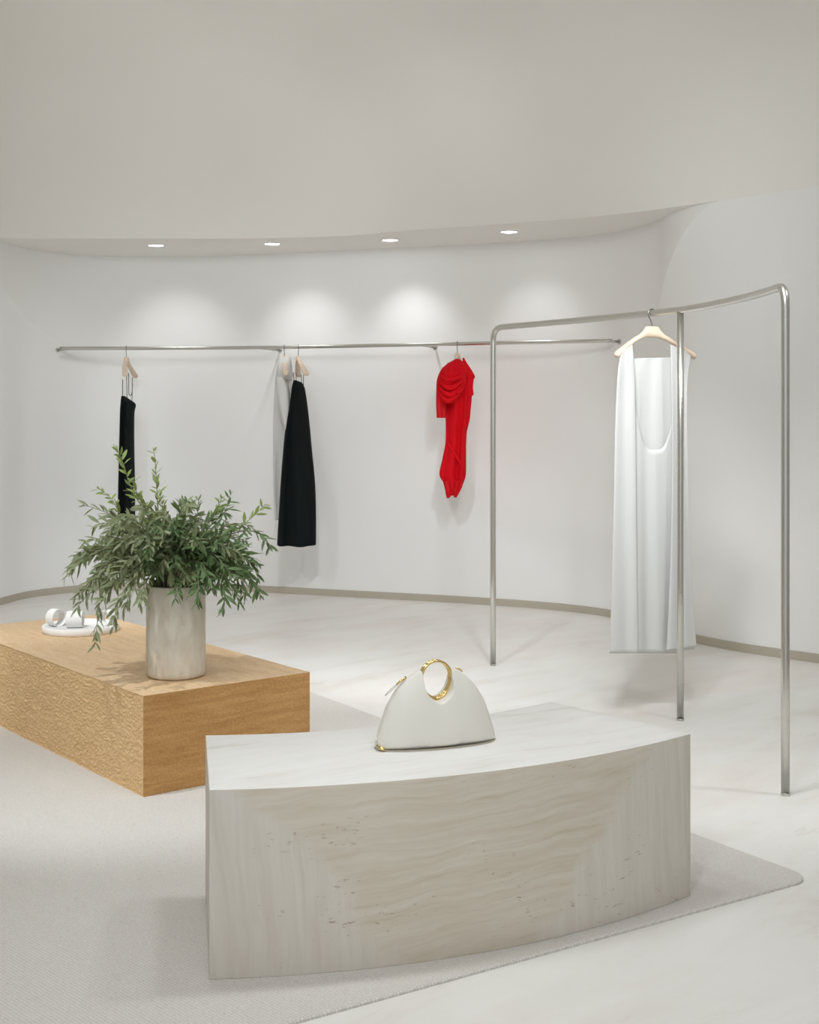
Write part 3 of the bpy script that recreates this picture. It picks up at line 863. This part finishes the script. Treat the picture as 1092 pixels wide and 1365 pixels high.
sl = [Vector(p) for p in catmull([(-0.110, -0.002, 0.163), (-0.123, -0.004, 0.157), (-0.136, -0.004, 0.146), (-0.142, -0.002, 0.138), (-0.134, 0.002, 0.140), (-0.121, 0.002, 0.150)], 6, True)]
obj('pull_cord', tube_mesh('pull_cord', sl, 0.0009, 6, True), STRING, hb)
obj('zip_end', tube_mesh('zip_end', [Vector((0.058, 0, 0.196)), Vector((0.068, 0, 0.192)), Vector((0.076, 0, 0.186))], [0.002, 0.0026, 0.002], 8), GOLD, hb)
obj('corner_stud', tube_mesh('corner_stud', [Vector((-0.168, -0.012, 0.012)), Vector((-0.164, -0.026, 0.008)), Vector((-0.155, -0.036, 0.006))], [0.003, 0.005, 0.004], 8), GOLD, hb)
obj('corner_stud', tube_mesh('corner_stud', [Vector((-0.167, -0.008, 0.02)), Vector((-0.169, -0.006, 0.032))], [0.0035, 0.003], 8), LEATHER, hb)

# ------------------------------------------------------------------ white tray with bands on the block
TZ = RZ + BH
tc = gp(107.5, 841, TZ); tr = 50 / F * tc.y
tray = thing('round_tray', 'round white tray at the far end of the oak block, behind drooping leaves', 'tray', (tc.x, tc.y, TZ))
obj('dish', lathe('dish', [(0.0001, 0.0), (tr - 0.004, 0.0), (tr, 0.003), (tr, 0.027), (tr - 0.003, 0.030), (tr - 0.010, 0.030), (tr - 0.013, 0.024), (0.0001, 0.022)], 64), WHITE_CERAMIC, tray)
def ringband(name, loc, r, w, th, rot, label, group='white bands standing in the tray', cat='napkin ring'):
    prof = [(r, -w), (r, w), (r - th, w), (r - th, -w), (r, -w)]
    me = lathe('band', prof, 40)
    me.transform(Matrix.Rotation(PI / 2, 4, 'Y'))
    me.transform(Matrix.Translation((0, 0, r)))
    o = obj(name, me, WHITE_CERAMIC, loc=loc); o.rotation_euler = (0, 0, rot); sharp(o, 40)
    return tag(o, label, cat, group)
tb = TZ + 0.0225
ringband('curled_band', (tc.x - 0.105, tc.y - 0.015, tb), 0.039, 0.024, 0.003, math.radians(-38), 'white hollow band lying on its side at the left of the tray', cat='band')
ringband('curled_band', (tc.x + 0.112, tc.y + 0.02, tb), 0.034, 0.020, 0.003, math.radians(60), 'white hollow band at the right of the tray, half hidden by leaves', cat='band')
ringband('curled_band', (tc.x - 0.012, tc.y - 0.05, tb), 0.037, 0.034, 0.003, math.radians(4), 'white band seen side-on in the middle of the tray', cat='band')

# ------------------------------------------------------------------ vase and branches
vz = TZ
vb = Vector((-0.861, 4.943, vz)); VR, VH = 0.1085, 0.337
vs = thing('vase', 'tall cylindrical mottled stone vase standing on the oak block', 'vase', vb)
obj('body', lathe('body', [(0.0001, 0.0), (VR - 0.018, 0.0), (VR - 0.008, 0.004), (VR - 0.002, 0.012), (VR, 0.024), (VR, VH - 0.004), (VR - 0.003, VH), (VR - 0.008, VH), (VR - 0.010, VH - 0.004), (VR - 0.011, 0.05), (0.0001, 0.03)], 72), VASE, vs)

random.seed(11)
R = random.Random(11)
plant = thing('olive_branches', 'loose bunch of cut olive branches with narrow leaves, standing in the stone vase', 'branches', (vb.x, vb.y, vz + VH))
PO = Vector((vb.x, vb.y, vz + VH))
def leaf_mesh(name, mat, w=0.26):
    V = [(0, 0, 0), (-w * .36, .22, .02), (0, .22, -.01), (w * .36, .22, .02), (-w * .5, .52, .0), (0, .52, -.035), (w * .5, .52, .0), (-w * .3, .8, -.05), (0, .8, -.075), (w * .3, .8, -.05), (0, 1, -.12)]
    Fc = [(0, 2, 1), (0, 3, 2), (1, 2, 5, 4), (2, 3, 6, 5), (4, 5, 8, 7), (5, 6, 9, 8), (7, 8, 10), (8, 9, 10)]
    me = mesh(name, V, Fc); me.materials.append(mat)
    for p in me.polygons: p.use_smooth = True
    return me
LM = {'L': leaf_mesh('leaf', LEAF_L, 0.32), 'O': leaf_mesh('leaf', LEAF_O, 0.24), 'D': leaf_mesh('leaf', LEAF_D, 0.24)}
LI = {'L': 0, 'O': 1, 'D': 2}
stems = []   # tip px x, y, depth offset, kind, sag, leaf from
spec = [
    (151, 592, -0.02, 'L', (196, 690), 0.30), (203, 597, 0.03, 'L', (208, 690), 0.35), (176, 640, -0.08, 'L', (205, 700), 0.4), (214, 655, -0.05, 'L', (218, 720), 0.4),
    (110, 673, -0.05, 'O', (175, 690), 0.45), (128, 650, 0.1, 'L', (190, 700), 0.6), (112, 722, -0.1, 'O', (180, 705), 0.35), (84, 772, -0.12, 'O', (150, 700), 0.35), (96, 800, -0.2, 'O', (160, 705), 0.35),
    (92, 758, 0.0, 'O', (150, 705), 0.3), (126, 862, -0.26, 'O', (130, 730), 0.42), (98, 818, -0.24, 'O', (150, 725), 0.4), (150, 838, -0.3, 'O', (165, 735), 0.45), (185, 806, -0.3, 'O', (190, 745), 0.5),
    (355, 672, 0.05, 'L', (300, 720), 0.55), (363, 735, 0.0, 'D', (325, 665), 0.5), (296, 662, 0.05, 'L', (275, 700), 0.45), (310, 655, 0.1, 'D', (290, 700), 0.5),
    (348, 798, -0.12, 'D', (320, 715), 0.35), (345, 775, 0.05, 'D', (315, 700), 0.35), (328, 790, -0.2, 'D', (310, 720), 0.35), (298, 818, -0.26, 'D', (300, 725), 0.4),
    (262, 806, -0.28, 'D', (268, 735), 0.45), (232, 800, -0.25, 'D', (240, 745), 0.5), (240, 668, 0.0, 'D', (240, 720), 0.4), (265, 664, 0.05, 'O', (255, 715), 0.4),
]
for k in range(92):
    a = R.uniform(0, 2 * PI); rr_ = R.uniform(0.25, 1.0) if k < 64 else R.uniform(0.1, 0.7)
    x = 226 + math.cos(a) * rr_ * 108; y = 738 + math.sin(a) * rr_ * (66 if math.sin(a) < 0 else 64)
    if y > 785 and 175 < x < 200: y -= 20
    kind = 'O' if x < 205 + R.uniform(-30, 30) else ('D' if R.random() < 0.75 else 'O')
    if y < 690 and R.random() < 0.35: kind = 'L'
    dz = R.uniform(-0.24, 0.2)
    cx = 234 + (x - 234) * 0.55; cy = min(y, 735) - 18 - R.random() * 26
    spec.append((x, y, dz, kind, (cx, cy), 0.36))
for k in range(74):      # low, full skirt round the mouth of the vase
    a = R.uniform(0, 2 * PI); rr_ = R.uniform(0.35, 1.0)
    x = 222 + math.cos(a) * rr_ * 122; y = 752 + math.sin(a) * rr_ * 50
    dz = R.uniform(-0.27, 0.1)
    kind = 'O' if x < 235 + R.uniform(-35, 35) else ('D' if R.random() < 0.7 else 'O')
    spec.append((x, y, dz, kind, (234 + (x - 234) * 0.5, 724 - R.random() * 22), 0.30))
for x, y, dz, kind in [(98, 742, -.05, 'O'), (118, 778, -.12, 'O'), (138, 798, -.2, 'O'), (165, 814, -.24, 'O'), (122, 705, .05, 'O'), (128, 738, -.15, 'O'), (108, 790, -.2, 'O'), (150, 770, -.22, 'O'),
                       (341, 748, .0, 'D'), (332, 722, -.1, 'D'), (346, 786, -.08, 'D'), (318, 802, -.2, 'D'), (312, 772, -.24, 'D'), (336, 702, .05, 'O'), (304, 690, -.05, 'D'), (326, 762, -.15, 'D'), (330, 800, -.05, 'D'), (285, 790, -.27, 'D')]:
    spec.append((x, y, dz, kind, (234 + (x - 234) * 0.55, min(y, 735) - 22 - R.random() * 14), 0.34))
leaves = []; stem_objs = []
for (x, y, dd, kind, (cx, cy), l0) in spec:
    a = R.uniform(0, 2 * PI); r0 = R.uniform(0.01, 0.075)
    base = Vector((vb.x + math.cos(a) * r0, vb.y + math.sin(a) * r0, vz + VH - R.uniform(0.10, 0.2)))
    tip = dp(x, y, vb.y + dd); ctrl = dp(cx, cy, vb.y + dd * 0.55)
    rim = base.lerp(Vector((vb.x + math.cos(a) * r0, vb.y + math.sin(a) * r0, vz + VH + 0.03)), 1)
    # keep the stem inside the mouth while it leaves the vase
    mouth = Vector((rim.x * 0.7 + vb.x * 0.3, rim.y * 0.7 + vb.y * 0.3, rim.z)) + (ctrl - PO) * 0.08
    mouth.x = vb.x + max(-0.08, min(0.08, mouth.x - vb.x)); mouth.y = vb.y + max(-0.06, min(0.06, mouth.y - vb.y)); mouth.z = vz + VH + 0.012
    pts = [base, mouth]
    for k in range(1, 13):
        t = k / 12; p = mouth * (1 - t) ** 2 + ctrl * 2 * t * (1 - t) + tip * t * t
        p += Vector((noise.noise(p * 9), noise.noise(p * 9 + Vector((5, 0, 0))), noise.noise(p * 9 + Vector((0, 9, 0))))) * 0.03 * t * min(1, 2.5 * (1 - t) + 0.2)
        pts.append(p)
    so = obj('stem', tube_mesh('stem', [p - PO for p in pts], [0.0028 - 0.0018 * i / (len(pts) - 1) for i in range(len(pts))], 5), TWIG, plant)
    stem_objs.append(so)
    # leaves in near-opposite pairs
    dense = catmull([tuple(p) for p in pts[1:]], 5); dense = [Vector(p) for p in dense]
    acc = 0; step = 0.0135 if kind != 'L' else 0.016; tot = sum((b - a_).length for a_, b in zip(dense, dense[1:])); nxt = tot * l0; side = R.uniform(0, PI)
    run = 0
    for p, q in zip(dense, dense[1:]):
        run += (q - p).length
        if run < nxt: continue
        nxt += step * R.uniform(0.8, 1.25)
        tg = (q - p).normalized(); ref = Vector((0, 0, 1)) if abs(tg.z) < 0.95 else Vector((1, 0, 0))
        u = tg.cross(ref).normalized(); v = u.cross(tg)
        side += PI / 2 + R.uniform(-0.9, 0.9)
        fr = run / tot
        for sgn in (0, PI):
            if R.random() < 0.18: continue
            an = side + sgn + R.uniform(-0.7, 0.7)
            out = u * math.cos(an) + v * math.sin(an)
            spread = R.uniform(0.35, 1.15)
            dr = (tg * math.cos(spread) + out * math.sin(spread)).normalized()
            if kind != 'L': dr = (dr + Vector((0, 0, R.uniform(-0.45, 0.1)))).normalized()
            L = R.uniform(0.034, 0.063) * (0.75 if fr > 0.93 else 1.0) * (0.82 if kind == 'L' else 1.0)
            nn = (Vector((R.uniform(-.6, .6), R.uniform(-.9, .1), R.uniform(.2, 1)))).normalized()
            xa = dr.cross(nn).normalized(); za = xa.cross(dr)
            mtx = Matrix(((xa.x, dr.x, za.x, p.x - PO.x), (xa.y, dr.y, za.y, p.y - PO.y), (xa.z, dr.z, za.z, p.z - PO.z), (0, 0, 0, 1))) @ Matrix.Diagonal((L, L, L, 1))
            # how large it shows: near the viewer and near the outline of the bunch
            sx = 546 + p.x / p.y * F; sy = HZ - (p.z - CAMH) / p.y * F
            outl = math.hypot((sx - 226) / 108, (sy - 735) / 66)
            face = abs(za.y)
            leaves.append((L * (0.35 + face) * (1.0 + 1.2 * min(1.3, outl)) * (1.0 + 1.5 * max(-0.3, vb.y - p.y)), mtx, kind, so))
leaves.sort(key=lambda e: -e[0])
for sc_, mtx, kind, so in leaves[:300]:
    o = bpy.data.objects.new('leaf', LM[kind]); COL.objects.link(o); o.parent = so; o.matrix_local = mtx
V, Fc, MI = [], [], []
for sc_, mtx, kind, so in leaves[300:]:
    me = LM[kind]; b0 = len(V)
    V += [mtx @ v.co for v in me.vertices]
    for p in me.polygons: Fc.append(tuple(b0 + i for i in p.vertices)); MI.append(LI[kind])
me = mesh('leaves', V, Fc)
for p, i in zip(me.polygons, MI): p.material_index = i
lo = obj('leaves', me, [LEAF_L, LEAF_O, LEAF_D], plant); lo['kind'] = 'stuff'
print('leaves', len(leaves), 'stems', len(spec))
